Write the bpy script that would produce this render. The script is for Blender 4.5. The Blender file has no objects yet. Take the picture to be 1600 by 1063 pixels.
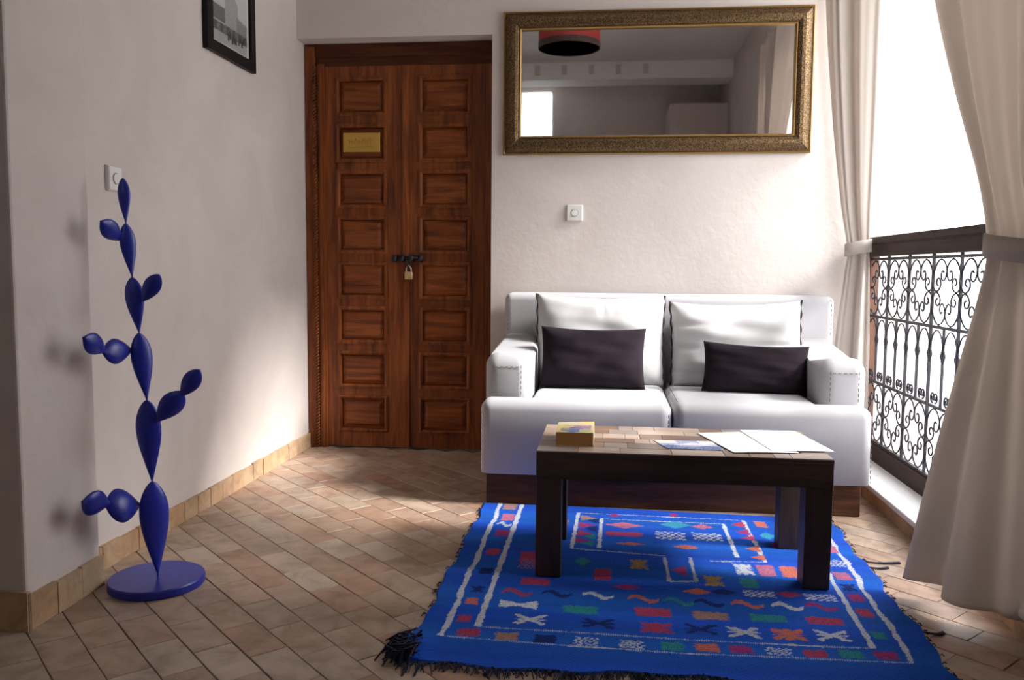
import bpy, bmesh, math, random
import numpy as np
from mathutils import Vector, Matrix
random.seed(7)
rng = np.random.default_rng(7)
PI = math.pi
S = bpy.context.scene
COL = S.collection

# ------------------------------------------------------------------ camera
F, CX, CY, CAMH = 1330.0, 800.0, 531.5, 0.98
def cam_axes(p, yaw, roll):
    cp, sp, cy, sy, cr, sr = math.cos(p), math.sin(p), math.cos(yaw), math.sin(yaw), math.cos(roll), math.sin(roll)
    fwd = Vector((-sy*cp, cy*cp, -sp)); right = Vector((cy, sy, 0)); up = right.cross(fwd)
    return right*cr + up*sr, up*cr - right*sr, fwd
CA, CB, CC = cam_axes(math.radians(4.8), math.radians(6.35), math.radians(.434))
cd = bpy.data.cameras.new('camera'); cam = bpy.data.objects.new('camera', cd); COL.objects.link(cam)
cd.sensor_width = 36; cd.sensor_fit = 'HORIZONTAL'; cd.lens = F*36/1600; cd.clip_start = .02
m = Matrix((CA, CB, -CC)).transposed().to_4x4(); m.translation = (0, 0, CAMH); cam.matrix_world = m
S.camera = cam

# ------------------------------------------------------------------ light
w = bpy.data.worlds.new('sky'); S.world = w; w.use_nodes = True
bg = w.node_tree.nodes['Background']; bg.inputs[0].default_value = (.93, .965, 1, 1); bg.inputs[1].default_value = 10.0
vs = S.view_settings; vs.view_transform = 'Standard'; vs.look = 'None'; vs.gamma = 1; vs.use_curve_mapping = False
vs.exposure = -0.42
sl = bpy.data.lights.new('hazy_sun', 'SUN'); sl.energy = 12.5; sl.angle = math.radians(13); sl.color = (1, .975, .95)
so = bpy.data.objects.new('hazy_sun', sl); COL.objects.link(so); so.location = (6, 3, 6)
so.rotation_euler = Vector((-1, .13, -.73)).to_track_quat('-Z', 'Y').to_euler()

# ------------------------------------------------------------------ helpers
def ray(x, y): return CA*((x-CX)/F) - CB*((y-CY)/F) + CC
def onz(x, y, z=0.0):
    d = ray(x, y); t = (z-CAMH)/d.z; return Vector((d.x*t, d.y*t, z))
def ony(x, y, Y):
    d = ray(x, y); t = Y/d.y; return Vector((d.x*t, Y, CAMH+d.z*t))
def onx(x, y, X):
    d = ray(x, y); t = X/d.x; return Vector((X, d.y*t, CAMH+d.z*t))
def pix(p):
    q = Vector(p)-Vector((0, 0, CAMH)); k = q.dot(CC); return (CX+F*q.dot(CA)/k, CY-F*q.dot(CB)/k, k)

WM = {}
def put(name, data, parent=None, M=None):
    o = bpy.data.objects.new(name, data); COL.objects.link(o)
    M = M or Matrix(); WM[o.name] = M.copy()
    if parent:
        o.parent = parent; o.matrix_parent_inverse = WM[parent.name].inverted()
    o.matrix_basis = M
    return o
def tag(o, label, cat, group=None):
    o['label'] = label; o['category'] = cat
    if group: o['group'] = group
    return o
def thing(name, loc, label, cat, group=None):
    return tag(put(name, None, None, Matrix.Translation(loc)), label, cat, group)
def mesh(name, v, f, mat, smooth=False):
    me = bpy.data.meshes.new(name); me.from_pydata([tuple(p) for p in v], [], f)
    if smooth: me.polygons.foreach_set('use_smooth', [True]*len(me.polygons))
    if mat: me.materials.append(mat)
    me.update(); return me
def bm_mesh(name, bm, mat, smooth=False):
    bmesh.ops.recalc_face_normals(bm, faces=bm.faces)
    me = bpy.data.meshes.new(name); bm.to_mesh(me); bm.free()
    if smooth: me.polygons.foreach_set('use_smooth', [True]*len(me.polygons))
    if mat: me.materials.append(mat)
    return me
class MB:
    """collects shapes into one mesh"""
    def __init__(s): s.v = []; s.f = []
    def add(s, v, f):
        b = len(s.v); s.v += [tuple(p) for p in v]; s.f += [tuple(i+b for i in q) for q in f]; return s
    def box(s, x0, x1, y0, y1, z0, z1):
        v = [(x0,y0,z0),(x1,y0,z0),(x1,y1,z0),(x0,y1,z0),(x0,y0,z1),(x1,y0,z1),(x1,y1,z1),(x0,y1,z1)]
        return s.add(v, [(0,3,2,1),(4,5,6,7),(0,1,5,4),(1,2,6,5),(2,3,7,6),(3,0,4,7)])
    def tube(s, pts, r, n=6, closed=False):
        pts = [Vector(p) for p in pts]; N = len(pts); v = []; up = None
        for i, p in enumerate(pts):
            a = pts[(i-1) % N] if (closed or i) else p; b = pts[(i+1) % N] if (closed or i < N-1) else p
            t = (b-a).normalized()
            if up is None: up = t.orthogonal().normalized()
            up = (up - t*up.dot(t)).normalized(); q = t.cross(up)
            rr = r[i] if isinstance(r, (list, tuple)) else r
            for k in range(n):
                c = 2*PI*k/n; v.append(p+(up*math.cos(c)+q*math.sin(c))*rr)
        f = []
        for i in range(N if closed else N-1):
            j = (i+1) % N
            for k in range(n): f.append((i*n+k, i*n+(k+1) % n, j*n+(k+1) % n, j*n+k))
        if not closed: f.append(tuple(range(n-1, -1, -1))); f.append(tuple((N-1)*n+k for k in range(n)))
        return s.add(v, f)
    def lathe(s, prof, c=(0, 0, 0), n=32):
        v = []; f = []
        for r, z in prof:
            for k in range(n): a = 2*PI*k/n; v.append((c[0]+r*math.cos(a), c[1]+r*math.sin(a), c[2]+z))
        for i in range(len(prof)-1):
            for k in range(n): f.append((i*n+k, i*n+(k+1) % n, (i+1)*n+(k+1) % n, (i+1)*n+k))
        f.append(tuple(range(n-1, -1, -1))); f.append(tuple((len(prof)-1)*n+k for k in range(n)))
        return s.add(v, f)
    def mesh(s, name, mat, smooth=False): return mesh(name, s.v, s.f, mat, smooth)
    def put(s, name, mat, parent=None, smooth=False): return put(name, s.mesh(name, mat, smooth), parent)
def box(name, mat, x0, x1, y0, y1, z0, z1, parent=None): return MB().box(x0,x1,y0,y1,z0,z1).put(name, mat, parent)
def rbox(name, mat, x0, x1, y0, y1, z0, z1, r, seg=4, parent=None, smooth=True, fn=None):
    bm = bmesh.new(); bmesh.ops.create_cube(bm, size=1)
    for v in bm.verts: v.co = ((x0+x1)/2+v.co.x*(x1-x0), (y0+y1)/2+v.co.y*(y1-y0), (z0+z1)/2+v.co.z*(z1-z0))
    if fn:
        for v in bm.verts: v.co = fn(v.co)
    bmesh.ops.bevel(bm, geom=bm.edges[:], offset=r, segments=seg, profile=.5, affect='EDGES')
    return put(name, bm_mesh(name, bm, mat, smooth), parent)
def catmull(P, n=6, closed=False):
    P = [Vector(p) for p in P]; N = len(P); out = []
    for i in range(N if closed else N-1):
        a = P[i-1] if (closed or i) else P[0]*2-P[1]; b = P[i]; c = P[(i+1) % N]; d = P[(i+2) % N] if (closed or i < N-2) else P[-1]*2-P[-2]
        for k in range(n):
            t = k/n
            out.append(.5*((2*b)+(c-a)*t+(2*a-5*b+4*c-d)*t*t+(3*b-a-3*c+d)*t**3))
    if not closed: out.append(P[-1])
    return out
def lerp(a, b, t): return a+(b-a)*t
def struct(o): o['kind'] = 'structure'; return o

# ------------------------------------------------------------------ materials
def srgb(r, g, b): return tuple(((c/255)/12.92 if c/255 <= .04045 else ((c/255+.055)/1.055)**2.4) for c in (r, g, b))
MATS = {}
class NT:
    def __init__(s, name):
        s.m = bpy.data.materials.new(name); s.m.use_nodes = True; s.t = s.m.node_tree; s.b = s.t.nodes['Principled BSDF']
    def n(s, typ, **kw):
        o = s.t.nodes.new(typ)
        for k, v in kw.items():
            if k in o.inputs.keys() if isinstance(k, str) else False: o.inputs[k].default_value = v
            else: setattr(o, k, v)
        return o
    def l(s, a, b): s.t.links.new(a, b)
    def coord(s, kind='Object', scale=(1, 1, 1), rot=(0, 0, 0)):
        c = s.n('ShaderNodeTexCoord'); mp = s.n('ShaderNodeMapping'); mp.inputs['Scale'].default_value = scale; mp.inputs['Rotation'].default_value = rot
        s.l(c.outputs[kind], mp.inputs['Vector']); return mp.outputs[0]
    def noise(s, vec, scale, detail=4, rough=.55, dist=0):
        o = s.n('ShaderNodeTexNoise'); o.inputs['Scale'].default_value = scale; o.inputs['Detail'].default_value = detail
        o.inputs['Roughness'].default_value = rough; o.inputs['Distortion'].default_value = dist
        if vec: s.l(vec, o.inputs['Vector'])
        return o.outputs['Fac']
    def ramp(s, fac, stops):
        o = s.n('ShaderNodeValToRGB'); e = o.color_ramp.elements
        while len(e) < len(stops): e.new(.5)
        for i, (p, c) in enumerate(stops): e[i].position = p; e[i].color = (*c, 1)
        s.l(fac, o.inputs[0]); return o.outputs[0]
    def mix(s, fac, a, b, mode='MIX'):
        o = s.n('ShaderNodeMix', data_type='RGBA', blend_type=mode)
        for i, x in ((0, fac), (6, a), (7, b)):
            if hasattr(x, 'is_output'): s.l(x, o.inputs[i])
            else: o.inputs[i].default_value = x if i == 0 else (*x, 1)
        return o.outputs[2]
    def bump(s, h, strength, dist=.002):
        o = s.n('ShaderNodeBump'); o.inputs['Strength'].default_value = strength; o.inputs['Distance'].default_value = dist
        s.l(h, o.inputs['Height']); s.l(o.outputs[0], s.b.inputs['Normal'])
    def fin(s, col=None, rough=.6, metal=0, spec=.5):
        if col is not None:
            if hasattr(col, 'is_output'): s.l(col, s.b.inputs['Base Color'])
            else: s.b.inputs['Base Color'].default_value = (*col, 1)
        s.b.inputs['Roughness'].default_value = rough; s.b.inputs['Metallic'].default_value = metal
        s.b.inputs['Specular IOR Level'].default_value = spec
        return s.m
def plain(name, col, rough=.6, metal=0, spec=.5): return NT(name).fin(col, rough, metal, spec)

def plaster(name, c1, c2, sc=2.2):
    n = NT(name); v = n.coord()
    a = n.noise(v, sc, 5, .6, .6); c = n.ramp(a, [(.3, c1), (.7, c2)])
    b = n.noise(v, 26, 4, .6); n.bump(n.mix(.35, a, b), .35, .012)
    return n.fin(c, .7, 0, .25)
WALL = plaster('plaster_wall', (.60, .53, .49), (.69, .62, .58))
WALLB = plaster('plaster_back_wall', (.64, .57, .53), (.70, .635, .595))
CEIL = plaster('plaster_ceiling', (.84, .82, .80), (.88, .86, .84))
EXT = plaster('courtyard_plaster', (.74, .72, .71), (.80, .78, .77))
def wood(name, c1, c2, c3, axis='z', rough=.45, sc=1.0, spec=.5):
    n = NT(name); s = {'x': (1.2, 14, 14), 'y': (14, 1.2, 14), 'z': (14, 14, 1.2)}[axis]
    v = n.coord(scale=tuple(k*sc for k in s)); a = n.noise(v, 2.2, 6, .6, .8); c = n.ramp(a, [(.28, c1), (.5, c2), (.74, c3)])
    b = n.noise(n.coord(scale=tuple(k*sc*3 for k in s)), 4, 3, .7)
    o = n.n('ShaderNodeObjectInfo'); hv = n.n('ShaderNodeHueSaturation'); mr = n.n('ShaderNodeMapRange')
    mr.inputs[3].default_value = .88; mr.inputs[4].default_value = 1.12; n.l(o.outputs['Random'], mr.inputs[0]); n.l(mr.outputs[0], hv.inputs['Value']); n.l(c, hv.inputs['Color'])
    n.bump(b, .25, .002); return n.fin(hv.outputs[0], rough, 0, spec)
DOORW = wood('door_wood', (.066, .014, .0035), (.19, .046, .009), (.31, .09, .018), 'z', .45, 1.0, .28)
DOORWH = wood('door_wood_cross', (.066, .014, .0035), (.19, .046, .009), (.31, .09, .018), 'x', .45, 1.0, .28)
TABW = wood('table_wood', (.018, .009, .006), (.038, .019, .011), (.065, .034, .02), 'x', .5)
TABL = wood('table_leg_wood', (.018, .009, .006), (.038, .019, .011), (.065, .034, .02), 'z', .5)
PLINTH = wood('plinth_wood', (.03, .011, .006), (.075, .028, .013), (.13, .052, .024), 'x', .55, 1.0, .25)
RAILW = wood('rail_wood', (.020, .009, .006), (.038, .017, .011), (.065, .03, .018), 'y', .6, 1.0, .2)
INLAY = [wood('inlay_%d' % i, *[tuple(k*f for k in c) for f in (.7, 1, 1.3)], 'x', .32) for i, c in enumerate([(.22, .13, .085), (.34, .23, .17), (.16, .10, .07), (.42, .31, .24), (.28, .22, .19)])]

def tilemat(name, pal):
    n = NT(name); v = n.coord(); o = n.n('ShaderNodeObjectInfo')
    base = n.ramp(o.outputs['Random'], [(i/(len(pal)-1), c) for i, c in enumerate(pal)])
    ob = n.n('ShaderNodeVectorMath', operation='SCALE'); n.l(o.outputs['Location'], ob.inputs[0]); ob.inputs['Scale'].default_value = 3.1
    ad = n.n('ShaderNodeVectorMath', operation='ADD'); n.l(v, ad.inputs[0]); n.l(ob.outputs[0], ad.inputs[1])
    a = n.noise(ad.outputs[0], 9, 5, .65, .5); mk = n.ramp(a, [(.3, (.66, .60, .56)), (.5, (.97, .97, .97)), (.72, (1.2, 1.2, 1.2))])
    c = n.mix(1, base, mk, 'MULTIPLY'); n.bump(n.noise(ad.outputs[0], 40, 4, .6), .3, .003)
    return n.fin(c, .48, 0, .4)
TILE = tilemat('terracotta_tile', [(.37, .245, .17), (.42, .32, .24), (.36, .21, .14), (.47, .37, .285), (.39, .24, .165), (.44, .345, .27), (.32, .21, .155)])
BTILE = tilemat('skirting_tile', [(.48, .30, .175), (.53, .36, .225), (.45, .27, .155), (.52, .38, .24), (.47, .27, .14)])
MORTAR = plaster('mortar', (.14, .085, .055), (.30, .20, .14), 14)
SILLM = plaster('sill_marble', (.78, .76, .75), (.86, .84, .83), 3)

def fabric(name, c, rough=.85, wv=420, var=.06, sheen=.2, spec=.2):
    n = NT(name); v = n.coord(); a = n.noise(v, 7, 3); k = n.ramp(a, [(.3, tuple(x*(1-var) for x in c)), (.7, tuple(min(1, x*(1+var)) for x in c))])
    wv_ = n.noise(v, wv, 2, .5); n.bump(wv_, .25, .0008); n.b.inputs['Sheen Weight'].default_value = sheen
    return n.fin(k, rough, 0, spec)
SOFAF = fabric('sofa_fabric', (.46, .45, .465), .6, 300, .03, .08)
CUSHF = fabric('cushion_fabric', (.56, .545, .545), .8, 420, .06, .1)
DARKF = fabric('dark_cushion_fabric', (.020, .014, .018), .95, 350, .3, .02, .03)
PIPING = plain('dark_piping', (.028, .016, .028), .8)
THREAD = plain('grey_thread', (.13, .11, .12), .8)
def cloth(name, c, tr):
    n = NT(name); v = n.coord(); a = n.noise(v, 300, 2); n.bump(a, .2, .0008)
    n.fin(c, .85, 0, .15); t = n.n('ShaderNodeBsdfTranslucent'); t.inputs[0].default_value = (*c, 1)
    mx = n.n('ShaderNodeMixShader'); mx.inputs[0].default_value = tr; out = n.t.nodes['Material Output']
    n.l(n.b.outputs[0], mx.inputs[1]); n.l(t.outputs[0], mx.inputs[2]); n.l(mx.outputs[0], out.inputs[0]); return n.m
CURT = cloth('curtain_cloth', (.64, .575, .52), .29)
BLUE = NT('blue_paint'); _a = BLUE.noise(BLUE.coord(), 60, 3); BLUE.bump(_a, .25, .002); BLUE = BLUE.fin((.012, .022, .30), .32, 0, .5)
IRON = plain('black_iron', (.018, .015, .024), .45, .3)
BLACK = plain('black_frame', (.009, .006, .007), .5, 0, .2)
WHITEP = plain('switch_plastic', (.78, .76, .72), .35)
GREYL = plain('switch_ring', (.25, .24, .24), .5)
def bronze():
    n = NT('engraved_brass'); v = n.coord(); o = n.n('ShaderNodeTexVoronoi', feature='DISTANCE_TO_EDGE'); o.inputs['Scale'].default_value = 95
    n.l(v, o.inputs['Vector']); k = n.ramp(o.outputs['Distance'], [(.02, (.24, .15, .06)), (.12, (.06, .034, .02))])
    a = n.noise(v, 150, 3); k2 = n.mix(.5, k, n.ramp(a, [(.42, (.035, .018, .011)), (.62, (.27, .175, .075))]))
    n.bump(a, .6, .003); return n.fin(k2, .38, .75)
BRONZE = bronze(); GOLD = plain('gilt_bead', (.34, .20, .065), .4, .8)
MIRR = plain('mirror_glass', (.93, .93, .93), .02, 1)
BRASS = plain('brass_plate', (.55, .34, .07), .45, .6)
BRASSD = plain('brass_engraving', (.28, .15, .03), .6, .4)
STEEL = plain('steel', (.6, .6, .6), .25, 1)
RED = plain('red_shade', (.32, .03, .025), .7); DKRED = plain('dark_shade_edge', (.05, .03, .022), .7)
def vcol(name, rough=.9, bump=None, spec=.2):
    n = NT(name); a = n.n('ShaderNodeAttribute', attribute_name='Col')
    if bump: n.bump(n.noise(n.coord(), bump, 2), .5, .0015)
    return n.fin(a.outputs['Color'], rough, 0, spec)
RUGM = vcol('woven_wool', .95, 330, .1); PRINTM = vcol('printed_paper', .6, None, .3); PHOTOM = vcol('photo_print', .35, None, .4)
FRINGE = plain('dark_fringe', (.010, .010, .035), .9); FRINGEB = plain('blue_fringe', (.015, .05, .30), .9)
PAPER = plain('page_edges', (.46, .23, .08), .85)

# ------------------------------------------------------------------ the setting
XL, XP, YW, YD, ZC = -1.61, -1.535, 4.34, 4.48, 3.05      # left wall, pier face, back wall, door recess, ceiling
XR = 1.275                                                  # railing plane
def wallbox(name, mat, *b): return struct(box(name, mat, *b))
def room():
    mb = MB(); mb.box(-.594, 1.60, YW, YD+.12, 0, ZC); mb.box(XL, -.594, YW, YD+.12, 2.15, ZC); mb.box(XL, -.594, YD+.03, YD+.12, 0, 2.15)
    struct(mb.put('wall_back', WALLB))
    struct(box('wall_left', WALL, XL-.15, XL, 2.39, YD+.12, 0, ZC))
    struct(rbox('wall_left_pier', WALL, -2.9, XP, 2.06, 2.395, 0, ZC, .008, 2, None, False))
    wallbox('wall_left_passage', WALL, -3.0, -2.9, -1.2, 2.4, 0, ZC)
    mb = MB(); mb.box(-3.0, -1.02, -1.35, -1.2, 0, ZC); mb.box(-.66, 1.6, -1.35, -1.2, 0, ZC); mb.box(-1.02, -.66, -1.35, -1.2, 0, 2.2); mb.box(-1.02, -.66, -1.35, -1.2, 2.98, ZC)
    struct(mb.put('wall_front', WALL))
    # window side: sill wall, column between the bays, lintel over both
    mb = MB(); mb.box(1.2, 1.60, -1.2, YW, 2.72, ZC); mb.box(1.25, 1.50, 2.02, 2.30, 0, 2.72); mb.box(1.2, 1.6, -1.2, 1.70, 0, 2.72)
    struct(mb.put('wall_right', WALL))
    wallbox('ceiling', CEIL, -3.0, 1.6, -1.35, YD+.12, ZC, ZC+.12)
    beam = wallbox('trim_1', CEIL, -2.9, 1.2, -.45, -.12, 2.88, ZC)
    for k in range(7): box('joist_end', WALL, -1.30+k*.27, -1.25+k*.27, -.155+.005, -.10, 2.93, 3.02, beam)
    wallbox('trim_2', WALL, .62, 1.2, -1.2, -.5, 0, 2.70)
room()

def floor():
    fl = struct(box('floor', MORTAR, -3.0, 1.33, -1.35, YD+.12, -.12, -.006))
    cell = .1455/math.sqrt(2); L = .2; r2 = math.sqrt(.5); tiles = []
    for k in range(-60, 60):
        s0 = 1.246*r2 + k*cell
        for j in range(-60, 60):
            t0 = -2.534 + (k % 2)*.1 + j*L + ((k*37) % 7-3)*.006
            s, t = s0+cell/2, t0+L/2
            x, y = (s+t)*r2, (s-t)*r2
            if not (-2.95 < x < 1.22 and -1.2 < y < 4.52): continue
            u, v, d = pix((x, y, 0)) if y > .3 else (0, 0, -1)
            vis = d > 0 and -40 < u < 1640 and v < 1110 and x > -1.70
            hid = (-.42 < x < 1.0 and 3.52 < y) or (-.42 < x < .78 and 2.1 < y < 3.4)
            tiles.append(((1 if vis and not hid else 0), 1/max(d, .01) if d > 0 else 0, x, y))
    tiles.sort(reverse=True)
    def tmesh(seed):
        q = random.Random(seed); bm = bmesh.new(); a, b = L/2-.0003, cell/2-.0008
        pts = [(sx*(a+q.uniform(-.0016, .0005)), sy*(b+q.uniform(-.0016, .0005))) for sx, sy in ((-1,-1),(1,-1),(1,1),(-1,1))]
        v0 = [bm.verts.new((x, y, -.02)) for x, y in pts]; v1 = [bm.verts.new((x, y, -.0014)) for x, y in pts]
        v2 = [bm.verts.new((x*.99, y*.98, q.uniform(-.0006, .0006))) for x, y in pts]
        for A, B in ((v0, v1), (v1, v2)):
            for i in range(4): bm.faces.new((A[i], A[(i+1) % 4], B[(i+1) % 4], B[i]))
        bm.faces.new(v2); return bm_mesh('tile', bm, TILE)
    meshes = [tmesh(i) for i in range(9)]
    M = lambda x, y, i: Matrix.Translation((x, y, 0)) @ Matrix.Rotation(-PI/4+random.uniform(-.004, .004), 4, 'Z') @ Matrix.Rotation(random.uniform(-.004, .004), 4, 'X')
    for i, (vi, _, x, y) in enumerate(tiles[:300]): put('tile', meshes[i % 9], fl, M(x, y, i))
    rest = MB()
    for i, (_, _, x, y) in enumerate(tiles[300:]):
        me = meshes[i % 9]; m = M(x, y, i); rest.add([m @ v.co for v in me.vertices], [tuple(p.vertices) for p in me.polygons])
    o = rest.put('tile_field', TILE, fl); o['kind'] = 'stuff'
floor()

def baseboard(name, p0, p1, h, d, side, step=.105):
    """row of upright tiles along a wall from p0 to p1, thickness d to the given side"""
    p0, p1 = Vector((*p0, 0)), Vector((*p1, 0)); n = max(1, round((p1-p0).length/step)); t = (p1-p0).normalized(); nn = Vector((-t.y, t.x, 0))*side
    root = None; L = (p1-p0).length/n
    core = MB(); q = [p0, p1, p1+nn*(d-.004), p0+nn*(d-.004)]; core.add([(*a.xy, z) for z in (0, h-.006) for a in q], [(0,3,2,1),(4,5,6,7),(0,1,5,4),(1,2,6,5),(2,3,7,6),(3,0,4,7)])
    root = struct(core.put(name, MORTAR))
    for i in range(n):
        a = p0+t*(i*L+random.uniform(.0005, .0018)); b = p0+t*((i+1)*L-random.uniform(.0005, .0018)); e = d+random.uniform(-.002, .002); hh = h+random.uniform(-.004, .004)
        q = [a, b, b+nn*e, a+nn*e]; m = MB(); m.add([(*c.xy, z) for z, k in ((.001, 0), (hh, 0)) for c in q], [(0,3,2,1),(4,5,6,7),(0,1,5,4),(1,2,6,5),(2,3,7,6),(3,0,4,7)])
        put('skirting_tile', m.mesh('skirting_tile', BTILE), root)
baseboard('baseboard_left', (XL, 4.44), (XL, 2.397), .078, .014, 1)
baseboard('baseboard_left_pier', (XP, 2.395), (XP, 2.06), .095, .014, 1)
baseboard('baseboard_left_pier_end', (XP+.014, 2.06), (-2.6, 2.06), .11, .014, 1)

def sill():
    o = struct(rbox('trim_3', SILLM, 1.108, 1.33, .3, YW, .06, .084, .006, 2, None, False))
    box('sill_face', BTILE, 1.122, 1.32, .3, YW, -.01, .06, o)
    box('kick_board', RAILW, XR-.012, XR+.03, 2.30, YW, .084, .165, o)
sill()

def courtyard():
    wallbox('wall_courtyard_far', EXT, 5.0, 5.2, -9, 13, -.6, 3.1)
    wallbox('floor_courtyard', EXT, 1.6, 5.0, -9, 13, -.6, -.5)
    wallbox('wall_courtyard_below', EXT, 1.335, 1.6, -9, 13, -.6, .05)
courtyard()

# ------------------------------------------------------------------ door
def miter(name, mat, x0, x1, z0, z1, prof, y, parent, axis='y', smooth=False):
    """rectangular frame; prof = [(inset, proud)] in order"""
    mb = MB(); v = []; f = []
    for ins, pr in prof:
        for (a, b) in ((x0+ins, z0+ins), (x1-ins, z0+ins), (x1-ins, z1-ins), (x0+ins, z1-ins)): v.append((a, y-pr, b))
    for i in range(len(prof)-1):
        for k in range(4): f.append((i*4+k, i*4+(k+1) % 4, (i+1)*4+(k+1) % 4, (i+1)*4+k))
    return MB().add(v, f).put(name, mat, parent, smooth)
def door():
    d = struct(put('door_1', None, None, Matrix.Translation((-1.1, YD, 0))))
    d['label'] = 'carved two-leaf wooden door in the corner beside the sofa'
    yf = YD
    zt = 2.135
    # frame: left jamb with carved rope, header, right jamb
    mb = MB(); mb.box(XL+.004, -1.552, yf-.035, yf+.03, 0, zt); mb.box(-1.545, -1.504, yf-.03, yf+.03, 0, zt-.09); mb.box(-1.528, -1.516, yf-.04, yf-.03, 0, zt-.09)
    mb.put('door_frame', DOORW, d)
    mb = MB()
    for k in range(2):
        pts = [(-1.5555+.007*math.cos(z*2*PI/.035+k*PI), yf-.036+.007*math.sin(z*2*PI/.035+k*PI), z) for z in np.linspace(.0, zt-.1, 420)]
        mb.tube(pts, .0065, 5)
    mb.put('carved_rope', DOORW, d, True)
    mb = MB(); mb.box(XL+.004, -.600, yf-.03, yf+.03, zt-.055, zt+.012); mb.box(-1.545, -.600, yf-.018, yf+.03, zt-.10, zt-.055)
    mb.put('header', wood('header_wood', (.03, .007, .003), (.075, .020, .007), (.12, .036, .012), 'x', .55, 1.0, .2), d)
    mb = MB(); mb.box(-.644, -.600, yf-.022, yf+.03, 0, zt-.10); mb.put('door_frame', DOORW, d)
    for li, (xa, xb, pa, pb) in enumerate(((-1.504, -1.081, -1.441, -1.172), (-1.079, -.646, -.994, -.721))):
        mb = MB(); fr = yf-.018
        rows = [(.091+.2415*k, .285+.2415*k) for k in range(8)]
        mb.box(xa, pa, fr, yf+.02, .008, zt-.10); mb.box(pb, xb, fr, yf+.02, .008, zt-.10)
        zs = [.008]+[z for r in rows for z in r]+[zt-.10]
        for i in range(0, len(zs), 2): mb.box(pa, pb, fr+.0005, yf+.02, zs[i], zs[i+1])
        mb.box(pa, pb, yf+.012, yf+.02, .01, zt-.11)
        leaf = mb.put('door_leaf', DOORW, d)
        if li == 1:
            MB().box(xa-.004, xa+.03, fr-.008, fr, .01, zt-.10).put('meeting_strip', DOORW, leaf)
        for a, b in rows:
            miter('panel_moulding', DOORW, pa, pb, a, b, [(-.004, .0), (-.004, .007), (.006, .010), (.016, .004), (.020, -.012)], fr, leaf)
            miter('panel', DOORWH, pa+.016, pb-.016, a+.016, b-.016, [(0, -.014), (.002, -.010), (.024, .002), (.028, .004), ((b-a-.032)/2, .004)], fr, leaf)
    fr = yf-.018
    # brass name plate
    p = rbox('name_plate', BRASS, -1.402, -1.204, fr-.016, fr-.012+.006, 1.588, 1.688, .002, 1, d, False)
    mk = MB(); q = random.Random(4); x = -1.365
    while x < -1.25:
        h = q.uniform(.018, .034); mk.tube([(x, fr-.0165, 1.628), (x+q.uniform(-.004, .006), fr-.0165, 1.628+h), (x+.009, fr-.0165, 1.630+h*.4)], .0013, 4); x += q.uniform(.011, .017)
    mk.tube([(-1.37, fr-.0165, 1.612), (-1.24, fr-.0165, 1.613)], .0011, 4); mk.put('engraving', BRASSD, p)
    # slide bolt
    z = 1.028; mb = MB(); mb.tube([(-1.14, fr-.016, z), (-.97, fr-.018, z+.006)], .0085, 8)
    for x in (-1.125, -1.085, -1.035, -.985): mb.box(x-.011, x+.011, fr-.028, fr, z-.018, z+.02)
    mb.tube([(-1.06, fr-.02, z), (-1.055, fr-.026, z-.03), (-1.052, fr-.024, z-.05)], .006, 6); mb.put('slide_bolt', IRON, d, True)
    pl = thing('padlock', (-1.047, fr-.03, .918), 'small brass padlock hanging from the iron bolt of the door', 'padlock')
    rbox('lock_body', plain('lock_brass', (.62, .45, .20), .35, .7), -1.068, -1.026, fr-.036, fr-.016, .918, .958, .004, 2, pl)
    MB().tube(catmull([(-1.060, fr-.026, .955), (-1.060, fr-.026, .975), (-1.047, fr-.026, .992), (-1.034, fr-.026, .975), (-1.034, fr-.026, .955)], 5), .0042, 6).put('shackle', STEEL, pl, True)
door()

# ------------------------------------------------------------------ mirror, picture, switches
def mirror():
    y = YW-.004; t = thing('wall_mirror', (.21, YW, 1.553), 'wide wall mirror in an engraved brass frame above the sofa', 'mirror')
    x0, x1, z0, z1 = -.531, .965, 1.553, 2.246
    miter('frame', BRONZE, x0, x1, z0, z1, [(0, .0), (0, .016), (.008, .017), (.012, .020), (.025, .032), (.042, .040), (.058, .040), (.070, .034), (.078, .026), (.082, 0)], y, t)
    miter('outer_bead', GOLD, x0-.003, x1+.003, z0-.003, z1+.003, [(0, 0), (0, .016), (.005, .021), (.010, .016), (.011, .01)], y, t)
    miter('inner_bead', GOLD, x0+.078, x1-.078, z0+.078, z1-.078, [(0, .012), (0, .028), (.005, .031), (.010, .026), (.010, .010)], y, t)
    MB().box(x0+.07, x1-.07, y-.012, y-.004, z0+.07, z1-.07).put('mirror_glass', MIRR, t)
mirror()
def colgrid(name, W, H, nx, ny, fn, mat, M, parent=None):
    """flat printed sheet, W x H, colour from fn(u, v) arrays in 0..1"""
    u, v = np.meshgrid(np.linspace(0, 1, nx), np.linspace(0, 1, ny)); c = fn(u, v)
    V = np.stack([(u-.5)*W, (v-.5)*H, np.zeros_like(u)], -1).reshape(-1, 3); i = np.arange(nx*ny).reshape(ny, nx)
    f = np.stack([i[:-1, :-1], i[:-1, 1:], i[1:, 1:], i[1:, :-1]], -1).reshape(-1, 4)
    me = bpy.data.meshes.new(name); me.from_pydata(V.tolist(), [], f.tolist())
    a = me.color_attributes.new('Col', 'FLOAT_COLOR', 'POINT'); a.data.foreach_set('color', np.concatenate([c.reshape(-1, 3), np.ones((nx*ny, 1))], 1).astype(np.float32).ravel())
    me.materials.append(mat); return put(name, me, parent, M)
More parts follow.
